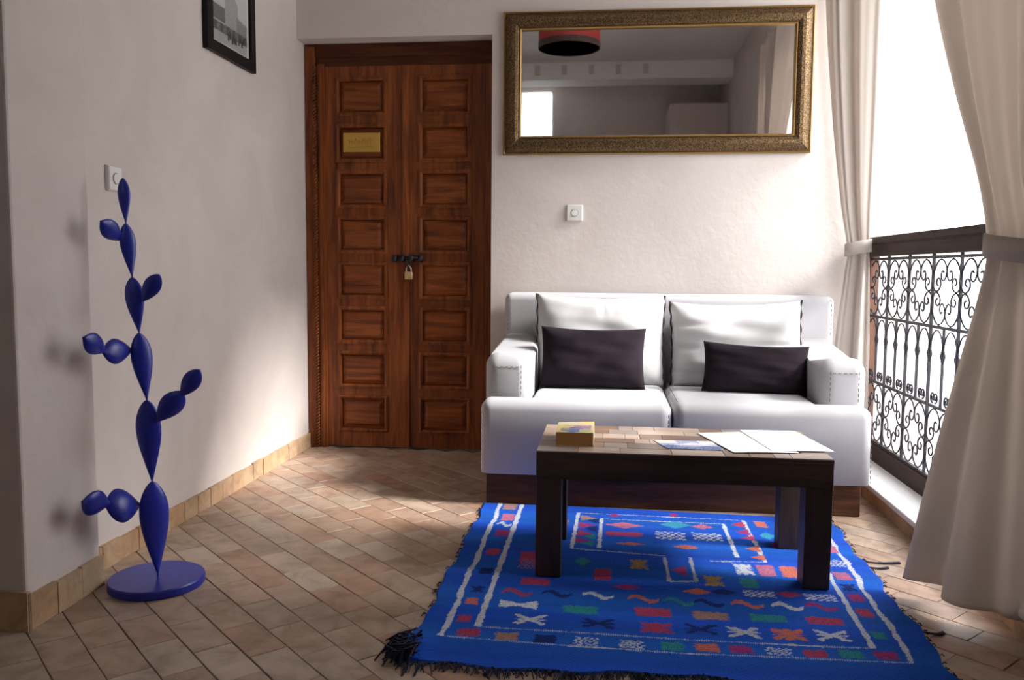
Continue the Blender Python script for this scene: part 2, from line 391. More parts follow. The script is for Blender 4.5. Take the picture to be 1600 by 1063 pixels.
def picture():
    y0, y1, z0, z1 = 3.30, 3.765, 1.845, 2.40
    t = thing('framed_picture', (XL, (y0+y1)/2, z0), 'black framed black-and-white photograph hanging on the left wall', 'picture')
    mb = MB(); b = .05
    for q in ((y0, y0+b, z0, z1), (y1-b, y1, z0, z1), (y0+b, y1-b, z0, z0+.045), (y0+b, y1-b, z1-.045, z1)): mb.box(XL+.002, XL+.024, *q)
    mb.put('frame', BLACK, t)
    def fn(u, v):
        g = rng.random(u.shape); c = np.full(u.shape, .50)+.03*g
        inn = (u > .06) & (u < .94) & (v > .03) & (v < .97); v = v*1.75
        c = np.where(~inn, .62, c)
        sky = .42+.15*v; c = np.where(inn, sky, c)
        roof = .62-.10*np.abs(np.sin(u*9))-.35*np.clip(u-.55, 0, 1)
        tower = (u > .36) & (u < .70) & (v < 1.02-.9*np.clip(u-.42, 0, 1)) & (v > .3)
        c = np.where(inn & (u < .36) & (v < .60) & (v > .36), .10+.06*g, c); c = np.where(tower & inn, .28+.10*g, c)
        c = np.where(inn & (u >= .66) & (v < .58-.2*(u-.66)) & (v > .3), .17+.12*g, c)
        c = np.where(inn & (v < .34) & (v > .20), .07+.15*g*(np.sin(u*40) > 0), c); c = np.where(inn & (v <= .20), .33+.06*g, c)
        for k in range(14):
            x, yy = rng.uniform(.40, .9), rng.uniform(.15, .28); c = np.where(inn & (np.abs(u-x) < .02) & (np.abs(v-yy) < .05), .03, c)
        return np.stack([c]*3, -1)
    M = Matrix(((0, 0, 1, XL+.012), (1, 0, 0, (y0+y1)/2), (0, 1, 0, (z0+z1)/2), (0, 0, 0, 1)))
    colgrid('photo_print', y1-y0-2*b+.004, z1-z0-.086, 80, 100, fn, PHOTOM, M, t)
picture()
def switch(M, label, loc):
    t = thing('light_switch', loc, label, 'switch', 'square white light switches')
    bm = bmesh.new(); bmesh.ops.create_cube(bm, size=1)
    for v in bm.verts: k = 1 if v.co.z < 0 else .90; v.co = (v.co.x*.083*k, v.co.y*.083*k, .007+v.co.z*.014)
    bmesh.ops.bevel(bm, geom=bm.edges[:], offset=.002, segments=2, affect='EDGES'); put('plate', bm_mesh('plate', bm, WHITEP), t, M)
    bm = bmesh.new(); bmesh.ops.create_cone(bm, cap_ends=True, segments=28, radius1=.0165, radius2=.0158, depth=.004, matrix=Matrix.Translation((0, 0, .0155))); put('button', bm_mesh('button', bm, WHITEP), t, M)
    mb = MB().tube([(.0178*math.cos(a), .0178*math.sin(a), .0142) for a in np.linspace(0, 2*PI, 32, False)], .0013, 5, True); put('ring', mb.mesh('ring', GREYL), t, M)
sw = ony(898, 333, YW)
switch(Matrix(((1, 0, 0, sw.x), (0, 0, -1, YW), (0, 1, 0, sw.z), (0, 0, 0, 1))), 'square white light switch on the back wall above the sofa', (sw.x, YW, sw.z-.04))
switch(Matrix(((0, 0, 1, XL), (1, 0, 0, 2.645), (0, 1, 0, 1.262), (0, 0, 0, 1))), 'square white light switch on the left wall behind the cactus top', (XL, 2.645, 1.22))

# ------------------------------------------------------------------ sofa
def dashes(path, nrm, dash=.013, gap=.009, wd=.0013, lift=.0012):
    mb = MB(); P = [Vector(p) for p in path]; nrm = Vector(nrm)
    for a, b in zip(P[:-1], P[1:]):
        L = (b-a).length; t = (b-a)/L if L else a; s = 0; sd = t.cross(nrm).normalized()*wd
        while s < L-.3*dash:
            p, q = a+t*s+nrm*lift, a+t*min(L, s+dash)+nrm*lift
            mb.add([p-sd, q-sd, q+sd, p+sd, p-sd-nrm*.002, q-sd-nrm*.002, q+sd-nrm*.002, p+sd-nrm*.002], [(0,1,2,3),(0,4,5,1),(3,2,6,7),(1,5,6,2),(0,3,7,4)]); s += dash+gap
    return mb
def sofa():
    t = thing('sofa', (.26, 3.9, 0), 'pale grey two-seat sofa on a dark wood plinth against the back wall', 'sofa')
    x0, x1, xm, yf, ya = -.512, 1.045, .270, 3.42, 3.545
    rbox('plinth', PLINTH, -.490, 1.018, 3.462, 4.28, 0, .14, .004, 1, t, False)
    for s in (0, 1):
        # seat block: wide front nose, narrower between the arms
        P = [(x0, yf), (xm-.002, yf), (xm-.002, 4.14), (-.318, 4.14), (-.318, ya), (x0, ya)] if s == 0 else [(xm+.002, yf), (x1, yf), (x1, ya), (.868, ya), (.868, 4.14), (xm+.002, 4.14)]
        bm = bmesh.new(); a = [bm.verts.new((x, y, .137)) for x, y in P]; b = [bm.verts.new((x, y, .445)) for x, y in P]
        bm.faces.new(a); bm.faces.new(b)
        for i in range(6): bm.faces.new((a[i], a[(i+1) % 6], b[(i+1) % 6], b[i]))
        bmesh.ops.recalc_face_normals(bm, faces=bm.faces)
        top = [e for e in bm.edges if all(v.co.z > .4 for v in e.verts)]; ver = [e for e in bm.edges if abs(e.verts[0].co.z-e.verts[1].co.z) > .1 and e.verts[0].co.y < 3.5]
        bmesh.ops.bevel(bm, geom=top+ver, offset=.046, segments=7, profile=.5, affect='EDGES', clamp_overlap=True)
        put('seat_cushion', bm_mesh('seat_cushion', bm, SOFAF, True), t)
    xs = [(-.512, -.318), (.868, 1.056)]
    for s, (a, b) in enumerate(xs):
        def fn(c, a=a, b=b):
            z = c.z
            if z > .5: z = .612 if c.y < 3.7 else .668
            return Vector((c.x, c.y, z))
        bm = bmesh.new(); bmesh.ops.create_cube(bm, size=1)
        for v in bm.verts: v.co = fn(Vector(((a+b)/2+v.co.x*(b-a), 3.85+v.co.y*.60, .40+v.co.z*.45)))
        cut = bmesh.ops.bisect_plane(bm, geom=bm.verts[:]+bm.edges[:]+bm.faces[:], plane_co=(0, 3.75, 0), plane_no=(0, 1, 0))
        for v in bm.verts:
            if abs(v.co.y-3.75) < 1e-4 and v.co.z > .5: v.co.z = .655
        ed = [e for e in bm.edges if abs(e.verts[0].co.x-e.verts[1].co.x) < 1e-4 and all(v.co.z > .5 for v in e.verts)] + [e for e in bm.edges if all(v.co.y < 3.6 for v in e.verts) and not all(v.co.z < .3 for v in e.verts)]
        bmesh.ops.bevel(bm, geom=list(set(ed)), offset=.060, segments=7, profile=.5, affect='EDGES')
        put('armrest', bm_mesh('armrest', bm, SOFAF, True), t)
    rbox('backrest', SOFAF, -.498, 1.062, 4.125, 4.325, .14, .862, .036, 6, t)
    mb = dashes([(x0+.012, yf-.0003, .40), (x0+.012, yf-.0003, .15)], (-.7, -.7, 0), wd=.002, lift=.006)
    mb2 = dashes([(x1-.012, yf, .40), (x1-.012, yf, .15)], (.7, -.7, 0), lift=.006); mb.add(mb2.v, mb2.f)
    for x in (xm-.018, xm+.020):
        k = dashes([(x, yf-.002, .40), (x, yf-.002, .15)], (0, -1, 0)); mb.add(k.v, k.f)
        k = dashes([(x, yf+.05, .4455), (x, 3.95, .4455)], (0, 0, 1)); mb.add(k.v, k.f)
    for (a, b) in xs:
        for x in (a+.038, b-.038):
            k = dashes([(x, 3.5495, .45), (x, 3.5495, .572)], (0, -1, 0)); mb.add(k.v, k.f)
        k = dashes([(a+.045, 3.5495, .566), (b-.045, 3.5495, .566)], (0, -1, 0)); mb.add(k.v, k.f)
    for x, sg in ((-.498, -1), (1.062, 1)):
        k = dashes([(x-sg*.016, 4.127, .68), (x-sg*.016, 4.127, .835), (x-sg*.03, 4.127, .85)], (0, -1, 0)); mb.add(k.v, k.f)
    mb.put('stitching', THREAD, t)['kind'] = 'stuff'
sofa()

def pillow(name, W, H, T, mat, M, label, cat, group=None, n=34, wr=.004, seed=0, sag=.05, pipe=None, pinch=.05, crease=()):
    q = np.random.default_rng(seed); ph = q.uniform(0, 6, 8)
    u, v = np.meshgrid(np.linspace(-1, 1, n), np.linspace(-1, 1, n)); V = []; Fc = []
    X = W/2*u*(1-pinch*(1-np.abs(v)**2)*(np.abs(u)**3)); Z = H/2*v*(1-pinch*1.3*(1-np.abs(u)**2)*(np.abs(v)**3))
    Z -= np.where(v > 0, sag*H*v*(1-u**2)*.5, 0)
    th = T/2*np.clip(1-np.abs(u)**3.6, 0, 1)**.55*np.clip(1-np.abs(v)**3.0, 0, 1)**.55
    wrk = wr*(np.sin(5*u+7*v+ph[0])+np.sin(11*u-6*v+ph[1])*.6+np.sin(17*v+3*u+ph[2])*.4)*np.clip(th/(T/2), 0, 1)
    for (cu, cv, dx, dv, am) in crease: wrk = wrk-am*np.exp(-((u-cu)/dx)**2-((v-cv)/dv)**2)
    for s in (-1, 1): V += np.stack([X, s*(th+wrk), Z], -1).reshape(-1, 3).tolist()
    N = n*n; i = np.arange(N).reshape(n, n); f = np.stack([i[:-1, :-1], i[:-1, 1:], i[1:, 1:], i[1:, :-1]], -1).reshape(-1, 4)
    Fc = f.tolist()+(f[:, ::-1]+N).tolist()
    bm = bmesh.new(); vs_ = [bm.verts.new(p) for p in V]
    for g in Fc: bm.faces.new([vs_[k] for k in g])
    bmesh.ops.remove_doubles(bm, verts=bm.verts, dist=1e-5)
    o = put(name, bm_mesh(name, bm, mat, True), None, M); tag(o, label, cat, group)
    if pipe:
        for k in (0, n-1):
            pts = [(X[j, k]*1.004, .004*math.sin(j*1.1+ph[3])+.0, Z[j, k]) for j in range(n)]
            pts = [(p[0]+.0025*math.sin(j*.9+ph[4]), p[1], p[2]) for j, p in enumerate(pts)]
            put('piping', MB().tube(pts, .0045, 6).mesh('piping', pipe, True), o, M)
    return o
def place(x, y, z, lean=0, rz=0, roll=0): return Matrix.Translation((x, y, z)) @ Matrix.Rotation(math.radians(rz), 4, 'Z') @ Matrix.Rotation(math.radians(-lean), 4, 'X') @ Matrix.Rotation(math.radians(roll), 4, 'Y')
gB = 'pale back cushions of the sofa'; gD = 'dark throw cushions on the sofa'
pillow('back_cushion', .605, .43, .19, CUSHF, place(-.032, 4.03, .648, 9, 0, .4), 'pale back cushion with dark piping on the left seat, nearest the door', 'cushion', gB, 40, .0035, 1, .05, PIPING, .03, [(.05, .8, .05, .25, .012), (.2, .8, .04, .2, .01)])
pillow('back_cushion', .60, .41, .19, CUSHF, place(.597, 4.03, .635, 9, 0, -1.2), 'pale back cushion with dark piping on the right seat, nearest the window', 'cushion', gB, 40, .004, 2, .07, PIPING, .03, [(-.85, .45, .25, .06, .014), (-.85, -.1, .22, .07, .014), (-.8, -.6, .25, .06, .014), (.6, -.05, .35, .04, .008)])
pillow('throw_cushion', .475, .285, .13, DARKF, place(-.060, 3.845, .580, 16, 2, .8), 'larger dark brown throw cushion on the left seat', 'cushion', gD, 30, .003, 3, .03, None, .05)
pillow('throw_cushion', .455, .225, .12, DARKF, place(.652, 3.82, .548, 14, -3, 2.0), 'smaller dark rectangular throw cushion leaning by the right armrest', 'cushion', gD, 30, .003, 4, .04, None, .05)

# ------------------------------------------------------------------ coffee table and what lies on it
TZ = .405+.008
def table():
    t = thing('coffee_table', (.238, 2.85, .008), 'low dark wood coffee table with a block-inlaid top, on the blue rug', 'table')
    x0, x1, y0, y1, L = -.212, .690, 2.62, 3.075, .08
    for (x, y) in ((x0, y0), (x1-L, y0), (x0, y1-L), (x1-L, y1-L)): rbox('leg', TABL, x, x+L, y, y+L, .008, .34, .002, 1, t, False)
    b0, b1 = .323, TZ-.012
    rbox('apron', TABW, x0-.0005, x1+.0005, y0-.0005, y0+.035, b0, b1, .002, 1, t, False); rbox('apron', TABW, x0-.0005, x1+.0005, y1-.035, y1+.0005, b0, b1, .002, 1, t, False)
    rbox('apron', TABL, x0-.0003, x0+.035, y0+.035, y1-.035, b0, b1, .002, 1, t, False); rbox('apron', TABL, x1-.035, x1+.0003, y0+.035, y1-.035, b0, b1, .002, 1, t, False)
    top = box('tabletop', TABW, x0, x1, y0, y1, b1-.004, TZ-.004, t)
    q = random.Random(11); y = y0; row = 0
    hs = [.075, .085, .07, .08, .075, .07]
    for h in hs:
        x = x0
        while x < x1-1e-4:
            w_ = q.choice([.05, .075, .10, .13, .16]); xe = min(x+w_, x1)
            if x1-xe < .035: xe = x1
            rbox('inlay_block', q.choice(INLAY), x+.0006, xe-.0006, y+.0006, min(y+h, y1)-.0006, TZ-.006, TZ+q.uniform(-.0008, 0), .0008, 1, top, False); x = xe
        y += h
table()
def textmesh(s, size, mat, name, extr=.0002):
    c = bpy.data.curves.new(name, 'FONT'); c.body = s; c.size = size; c.extrude = extr; c.align_x = 'CENTER'
    o = bpy.data.objects.new('tmp', c); COL.objects.link(o); dg = bpy.context.evaluated_depsgraph_get(); dg.update()
    me = bpy.data.meshes.new_from_object(o.evaluated_get(dg)); bpy.data.objects.remove(o); me.materials.clear(); me.materials.append(mat); return me
def book():
    x0, x1, y0, y1, h = -.158, -.036, 2.70, 2.875, .044
    t = thing('paperback_book', (-.1, 2.79, TZ), 'thick yellow paperback with browned pages lying on the coffee table', 'book')
    MB().box(x0+.002, x1-.003, y0+.001, y1-.002, TZ+.001, TZ+h-.001).put('pages', PAPER, t)
    YEL = plain('book_cover', (.72, .56, .22), .4)
    MB().box(x0, x1, y0-.001, y1, TZ, TZ+.001).put('back_cover', YEL, t); MB().box(x1-.003, x1, y0-.001, y1, TZ, TZ+h).put('spine', plain('book_spine', (.78, .66, .40), .4), t)
    def fn(u, v):
        c = np.empty(u.shape+(3,)); c[:] = (.74, .60, .28)
        c[(v > .72)] = (.74, .62, .36); c[(v > .9) & (u > .7)] = (.75, .62, .10)
        mt = (v < .62) & (v > .16*np.abs(u-.45)*3+.0) & (v < .62-1.1*np.abs(u-.50)); c[mt] = (.16, .20, .42)
        pk = (v > .40) & (v < .62) & (u > .5) & (u < .93); c[pk] = (.45, .22, .42)
        g = (v > .1) & (v < .34) & (u > .62) & (u < .93); c[g] = (.45, .52, .30)
        gr = (v > .2) & (v < .42) & (u > .12) & (u < .36); c[gr] = (.36, .31, .18)
        return c
    # cover lifts slightly at the far fore-edge
    cov = colgrid('front_cover', x1-x0, y1-y0+.001, 60, 80, fn, PRINTM, Matrix.Translation(((x0+x1)/2, (y0+y1)/2, TZ+h)), t)
    for v in cov.data.vertices: v.co.z += .006*max(0, (v.co.y/(y1-y0)+.5))**2*max(0, v.co.x/(x1-x0)+.5)+.0005
    WT = plain('book_lettering', (.85, .74, .82), .5)
    M = lambda x, y, z: Matrix.Translation((x, y, TZ+h+z))
    put('title', textmesh('arliers', .034, WT, 'title'), t, M(-.083, 2.806, .0045))
    put('title', textmesh('Romans', .014, WT, 'title'), t, M(-.095, 2.780, .0028)); put('title', textmesh('Aventures', .013, WT, 'title'), t, M(-.105, 2.752, .002))
book()
def sheet(name, pts, z, label, cat, group, fn, nx=50, ny=40, curl=None):
    """printed paper spanning the quad pts (near-left, near-right, far-right, far-left) on the table top"""
    P = [Vector((p[0], p[1], 0)) for p in pts]; u, v = np.meshgrid(np.linspace(0, 1, nx), np.linspace(0, 1, ny)); c = fn(u, v)
    V = []
    for j in range(ny):
        for i in range(nx):
            a, b = u[j, i], v[j, i]; p = lerp(lerp(P[0], P[1], a), lerp(P[3], P[2], a), b); V.append((p.x, p.y, z+(curl(a, b) if curl else 0)))
    i = np.arange(nx*ny).reshape(ny, nx); f = np.stack([i[:-1, :-1], i[:-1, 1:], i[1:, 1:], i[1:, :-1]], -1).reshape(-1, 4)
    me = bpy.data.meshes.new(name); me.from_pydata(V, [], f.tolist())
    a = me.color_attributes.new('Col', 'FLOAT_COLOR', 'POINT'); a.data.foreach_set('color', np.concatenate([c.reshape(-1, 3), np.ones((nx*ny, 1))], 1).astype(np.float32).ravel())
    me.materials.append(PRINTM); me.polygons.foreach_set('use_smooth', [True]*len(me.polygons))
    o = put(name, me); md = o.modifiers.new('thick', 'SOLIDIFY'); md.thickness = .0004; md.offset = 1
    return tag(o, label, cat, group)
def papers():
    def mapfn(sd):
        def fn(u, v):
            q = np.random.default_rng(sd); c = np.empty(u.shape+(3,)); c[:] = (.80, .84, .82)
            for k in range(7):
                a, b, r = q.uniform(.1, .9), q.uniform(.1, .9), q.uniform(.04, .12); c[((u-a)**2+((v-b)*.7)**2) < r*r] = (.66, .80, .76)
            for k in range(5): a, b = q.uniform(0, 1), q.uniform(-1, 1); c[np.abs(v-a-b*(u-.5)) < .006] = (.70, .76, .78)
            return c
        return fn
    g = 'map sheets on the coffee table'
    sheet('map_sheet', [(.398, 2.668), (.60, 2.690), (.555, 3.035), (.318, 2.972)], TZ+.0012, 'pale map sheet lying under the other one, nearer the book', 'map', g, mapfn(1), curl=lambda a, b: .001+.001*math.sin(3*a))
    sheet('map_sheet', [(.520, 2.702), (.712, 2.716), (.664, 3.052), (.470, 3.035)], TZ+.0035, 'pale map sheet on top, its corner over the right edge of the table', 'map', g, mapfn(2), curl=lambda a, b: .002*math.sin(2*a+b))
    def bro(u, v):
        c = np.empty(u.shape+(3,)); c[:] = (.30, .34, .50); n_ = rng.random(u.shape)
        c[v < .35+.1*np.sin(9*u)] = (.10, .14, .30); c[(v > .45) & (v < .8-.9*np.abs(u-.62))] = (.62, .58, .66)
        c[(v > .6) & (u > .75)] = (.72, .74, .74); c[(v > .66) & (u < .35)] = (.70, .62, .56); c[(n_ > .93)] = (.55, .5, .52)
        return c
    sheet('brochure', [(.196, 2.705), (.375, 2.700), (.352, 2.842), (.160, 2.832)], TZ+.0006, 'small glossy blue printed brochure on the table beside the maps', 'brochure', None, bro)
papers()

# ------------------------------------------------------------------ rug
def rug():
    x0, x1, y0, y1 = -.495, .868, 2.00, 3.452; st = .0030
    nx, ny = int((x1-x0)/st), int((y1-y0)/st)
    gx, gy = np.meshgrid(np.linspace(x0, x1, nx), np.linspace(y0, y1, ny))
    BL, NAVY = np.array((.013, .080, .43)), np.array((.010, .018, .11))
    C = np.empty(gx.shape+(3,)); C[:] = BL
    band = np.sin(gy*38+1)*.5+np.sin(gy*91)*.3+np.sin(gy*17)*.4   # uneven dye along the weft
    C *= (1+.13*band)[..., None]; C[..., 1] *= (1+.15*np.sin(gy*23+2))
    WH, RE, OR, GR, TA, MG, PK, YE, TE = [np.array(c) for c in ((.62,.64,.68),(.46,.045,.06),(.62,.16,.05),(.03,.25,.22),(.40,.22,.13),(.36,.03,.12),(.50,.15,.20),(.45,.26,.03),(.05,.32,.42))]
    jit = np.repeat(np.repeat(rng.random((ny//2+1, nx//3+1)), 2, 0), 3, 1)[:ny, :nx]; jit2 = np.repeat(np.repeat(rng.random((ny//2+1, nx//4+1)), 2, 0), 4, 1)[:ny, :nx]
    def paint(mask, col): C[mask] = (col*.72+.14*BL)*(1+.5*(rng.random(mask.sum())[:, None]-.5))
    def fl(px, py): p = onz(px, py); return p.x, p.y
    def stripe(a, b, wd, col=WH, dash=0):
        (ax, ay), (bx, by) = fl(*a), fl(*b); dx, dy = bx-ax, by-ay; L = math.hypot(dx, dy)
        s = ((gx-ax)*dx+(gy-ay)*dy)/L; d = np.abs((gx-ax)*-dy+(gy-ay)*dx)/L; d = d+.0016*np.sin(s*61+np.sin(s*23)*2)+.0018*(jit-.5)
        mk = (s > 0) & (s < L) & (d < wd/2)
        if dash: mk &= (np.sin(s*2*PI/dash) > -.2)
        paint(mk, col)
    def motif(kind, px, py, hw, hh, col):
        cx, cy = fl(px, py); a = abs(fl(px+hw, py)[0]-cx); b = abs(fl(px, py-hh)[1]-fl(px, py+hh)[1])/2
        u, v = (gx-cx+.007*(jit-.5))/a, (gy-cy+.007*(jit2-.5))/b; U, V = np.abs(u), np.abs(v)
        zz = np.abs(((V*3) % 1)-.5)*.3
        if kind == 'r': mk = (U < 1-zz) & (V < 1)
        elif kind == 'l': mk = U+V < 1
        elif kind == 'x': mk = (U < 1) & (V < 1) & ((np.abs(U-V) < .30) | (V < .12))
        elif kind == 's': mk = ((U < 1) & (V < 1) & ((np.abs(U-V) < .34) | (U < .3))) | ((V < .45) & (U < .6+.4*np.cos(V*20)))
        elif kind == 'z': mk = (np.abs(v+.55*np.sin(u*PI*1.0)) < .48-.22*U) & (U < 1)
        elif kind == 'c': mk = (U < 1) & (V < 1) & ((np.floor(u*4)+np.floor(v*2.5)) % 2 == 0)
        elif kind == 'b': mk = (U < 1) & (V < .35+.65*U)
        elif kind == 't': mk = (U < 1) & (V < (u+1)/2)
        elif kind == 'T': mk = (U < 1) & (V < (1-u)/2)
        paint(mk, col)
    # borders
    stripe((784, 786), (690, 998), .017); stripe((817, 788), (746, 983), .017)
    stripe((1258, 800), (1298, 850), .015); stripe((1298, 850), (1430, 1040), .015); stripe((1240, 810), (1290, 893), .015); stripe((1290, 893), (1364, 1017), .015)
    stripe((690, 998), (1070, 1025), .008, WH*.9, .006); stripe((1070, 1025), (1430, 1040), .008, WH*.9, .006)
    stripe((746, 983), (1070, 1004), .008, WH*.9, .006); stripe((1070, 1004), (1364, 1017), .008, WH*.9, .006)
    for x, y, c, k in ((733,992,RE,'r'),(791,998,TA,'r'),(852,1002,NAVY,'r'),(916,1006,WH,'c'),(987,1011,WH*.9,'c'),(1050,1014,GR,'r'),(1105,1016,OR,'r'),(1158,1019,MG,'r'),(1217,1022,WH,'c'),(1274,1025,RE,'r'),(1330,1026,GR,'r'),(1385,1028,MG,'r')): motif(k, x, y, 19, 6, c)
    for x, y, c, k in ((724,970,RE,'r'),(737,943,OR,'r'),(747,924,NAVY,'s'),(770,865,RE,'r'),(785,836,MG,'r'),(788,822,WH,'z'),(793,811,PK,'r'),(797,794,TA,'r'),(760,896,NAVY,'r')): motif(k, x, y, 11, 5, c)
    for x, y, c, k in ((1315,904,PK,'r'),(1326,921,NAVY,'s'),(1338,938,MG,'r'),(1351,961,RE,'r'),(1372,997,GR,'r'),(1303,883,WH,'c'),(1296,862,PK,'r')): motif(k, x, y, 12, 5.5, c)
    # field rows, near to far
    for x, y, c, k in ((828,972,WH,'x'),(935,978,NAVY,'x'),(1026,985,RE,'s'),(1095,987,NAVY,'x'),(1162,992,WH*.85,'x'),(1232,996,OR,'s'),(1300,998,WH,'x')): motif(k, x, y, 25, 8, c)
    for x, y, c, k in ((810,948,WH,'b'),(907,956,GR,'r'),(1020,960,RE,'r'),(1110,966,TA,'r'),(1200,970,GR,'r'),(1289,974,RE,'r')): motif(k, x, y, 29, 6, c)
    for x, y, c in ((808,929,RE),(869,932,NAVY),(934,935,WH),(1006,940,OR),(1060,944,GR),(1108,946,NAVY),(1168,948,OR),(1230,951,WH),(1283,952,MG)): motif('z', x, y, 24, 7, c)
    for x, y, c, k in ((836,912,RE,'r'),(1090,928,OR,'l'),(1130,929,NAVY,'l'),(1186,932,WH,'c'),(1232,933,RE,'l'),(1282,938,WH,'c'),(980,920,MG,'l')): motif(k, x, y, 24, 5, c)
    for x, y, c, k in ((998,885,YE,'s'),(941,901,RE,'r'),(1115,911,YE,'s'),(1162,893,WH,'s'),(1197,895,PK,'r'),(1233,897,OR,'r'),(826,873,RE,'r'),(826,884,PK,'c'),(910,880,GR,'l'),(1170,914,GR,'r')): motif(k, x, y, 14, 8, c)
    for a, b in (((1038, 874), (1046, 912)), ((1078, 874), (1088, 912)), ((1046, 912), (1088, 912))): stripe(a, b, .012, WH*.8)
    motif('t', 1060, 895, 12, 9, MG)
    # far frame with triangles
    for a, b in (((904, 803), (893, 860)), ((940, 812), (936, 860)), ((1160, 815), (1196, 882)), ((1130, 822), (1152, 874))): stripe(a, b, .014)
    for a, b in (((904, 803), (1160, 815)), ((940, 813), (1130, 822)), ((1110, 880), (1196, 882)), ((893, 860), (1040, 872))): stripe(a, b, .010, WH*.9, .006)
    for i, y in enumerate((812, 824, 836, 848)): motif('T', 921-i*3, y, 13, 5, (TA, MG, RE, MG)[i]); motif('t', 926-i*3, y+5, 10, 5, NAVY if i < 2 else GR)
    for i, y in enumerate((823, 834, 844, 861, 874)): motif('t', 1152+i*8, y, 11, 5, (RE, MG, RE, OR, OR)[i])
    for x, y, c, k, hw, hh in ((975,824,PK,'l',30,5),(975,837,RE,'r',30,3),(1048,840,WH,'c',23,6),(1105,842,WH,'c',22,6),(1097,826,PK,'l',17,4),(1055,823,TE,'l',26,6),(1072,858,OR,'l',22,4),(985,853,OR,'l',24,3),(1188,822,OR,'r',9,5),(1199,840,TE,'l',12,6),(960,807,MG,'l',10,3),(1052,806,MG,'l',9,4),(1213,856,RE,'r',6,4),(880,820,OR,'r',8,5),(872,836,PK,'r',8,5)): motif(k, x, y, hw, hh, c)
    C *= (.84+.32*rng.random(gx.shape))[..., None]
    # shape: slight skew of the edges, ripples, skirt down to the floor
    su, sv = (gx-x0)/(x1-x0), (gy-y0)/(y1-y0)
    wob = .006*np.sin(gy*14)+.004*np.sin(gy*37+1)
    px = gx + np.where(su < .1, (1-su*10)*(wob), 0) + np.where(su > .9, (su*10-9)*(wob*1.3+.03*(sv-.4)), 0)
    py = gy + np.where(sv < .08, (1-sv*12.5)*(.010*np.sin(gx*9)+.006*np.sin(gx*31)), 0) - np.where(sv > .9, (sv*10-9)*.05*su, 0)
    pz = .0065+.0016*np.sin(gy*26+2*gx)*np.cos(gx*5)+.0008*np.sin(gx*300)*np.sin(gy*420)
    pz += .012*np.exp(-((gy-3.05)/.05)**2)*np.clip((gx-.1)*2, 0, 1)*np.exp(-((gx-.45)/.25)**2)*0
    pz += .035*np.exp(-((gx-x0)/.05)**2-((gy-y0-.07)/.06)**2)
    e = (np.arange(nx)[None, :] % (nx-1) == 0) | (np.arange(ny)[:, None] % (ny-1) == 0); pz = np.where(e, .0005, pz)
    i = np.arange(nx*ny).reshape(ny, nx); f = np.stack([i[:-1, :-1], i[:-1, 1:], i[1:, 1:], i[1:, :-1]], -1).reshape(-1, 4)
    me = bpy.data.meshes.new('rug'); me.vertices.add(nx*ny); me.vertices.foreach_set('co', np.stack([px, py, pz], -1).astype(np.float32).ravel())
    me.loops.add(f.size); me.loops.foreach_set('vertex_index', f.ravel().astype(np.int32)); me.polygons.add(len(f)); me.polygons.foreach_set('loop_start', np.arange(0, f.size, 4, dtype=np.int32)); me.polygons.foreach_set('loop_total', np.full(len(f), 4, np.int32))
    me.update(calc_edges=True); a = me.color_attributes.new('Col', 'FLOAT_COLOR', 'POINT')
    a.data.foreach_set('color', np.concatenate([np.clip(C, 0, 1).reshape(-1, 3), np.ones((nx*ny, 1))], 1).astype(np.float32).ravel()); me.materials.append(RUGM); me.polygons.foreach_set('use_smooth', np.ones(len(f), bool))
    t = thing('rug', (.19, 2.73, 0), 'blue woven rug with white border lines and bright motifs under the coffee table', 'rug')
    put('weave', me, t)
    q = random.Random(3); mb = MB()
    for k in range(520):
        x = q.uniform(x0+.0, x1); y = y0+.010*math.sin(x*9)+.006*math.sin(x*31)+.004; L = q.uniform(.015, .05)*(1.6 if x < x0+.1 else 1)
        dx = q.uniform(-.02, .02); mb.tube([(x, y, .004), (x+dx*.4, y-L*.5, .007+q.uniform(0, .006)), (x+dx, y-L, .002)], .0016, 3)
    o = mb.put('front_fringe', FRINGE, t); o['kind'] = 'stuff'
    mb = MB()
    for k in range(130):
        sd = k % 2; y = q.uniform(y0, y1-.02); sv = (y-y0)/(y1-y0); wb = .006*math.sin(y*14)+.004*math.sin(y*37+1)
        xx = x0+wb if sd == 0 else x1+wb*1.3+.03*(sv-.4); L = q.uniform(.004, .013)*(-1 if sd == 0 else 1)
        mb.tube([(xx, y, .004), (xx+L*.6, y+q.uniform(-.006, .006), .006), (xx+L, y+q.uniform(-.012, .012), .002)], .0016, 3)
    for (yy, L) in ((2.915, .11), (2.86, .055), (2.35, .04)):
        for k in range(4): xx = .885; mb.tube(catmull([(xx-.02, yy, .004), (xx+L*.4, yy-.012+k*.002, .004), (xx+L, yy+.004*k, .003)], 4), .0022, 4)
    o = mb.put('side_fringe', FRINGE, t); o['kind'] = 'stuff'
    mb = MB()                                                   # the bunched tassel at the near left corner
    for k in range(130):
        a = q.uniform(PI*.85, PI*1.5); L = q.uniform(.025, .075); x, y = x0+.01+q.uniform(-.01, .03), y0+.055+q.uniform(-.045, .05)
        mb.tube([(x, y, .012+q.uniform(0, .03)), (x+L*.6*math.cos(a), y+L*.6*math.sin(a), .018+q.uniform(0, .022)), (x+L*math.cos(a), y+L*math.sin(a), .003)], .0026, 4)
    o = mb.put('corner_tassel', FRINGE, t); o['kind'] = 'stuff'
rug()

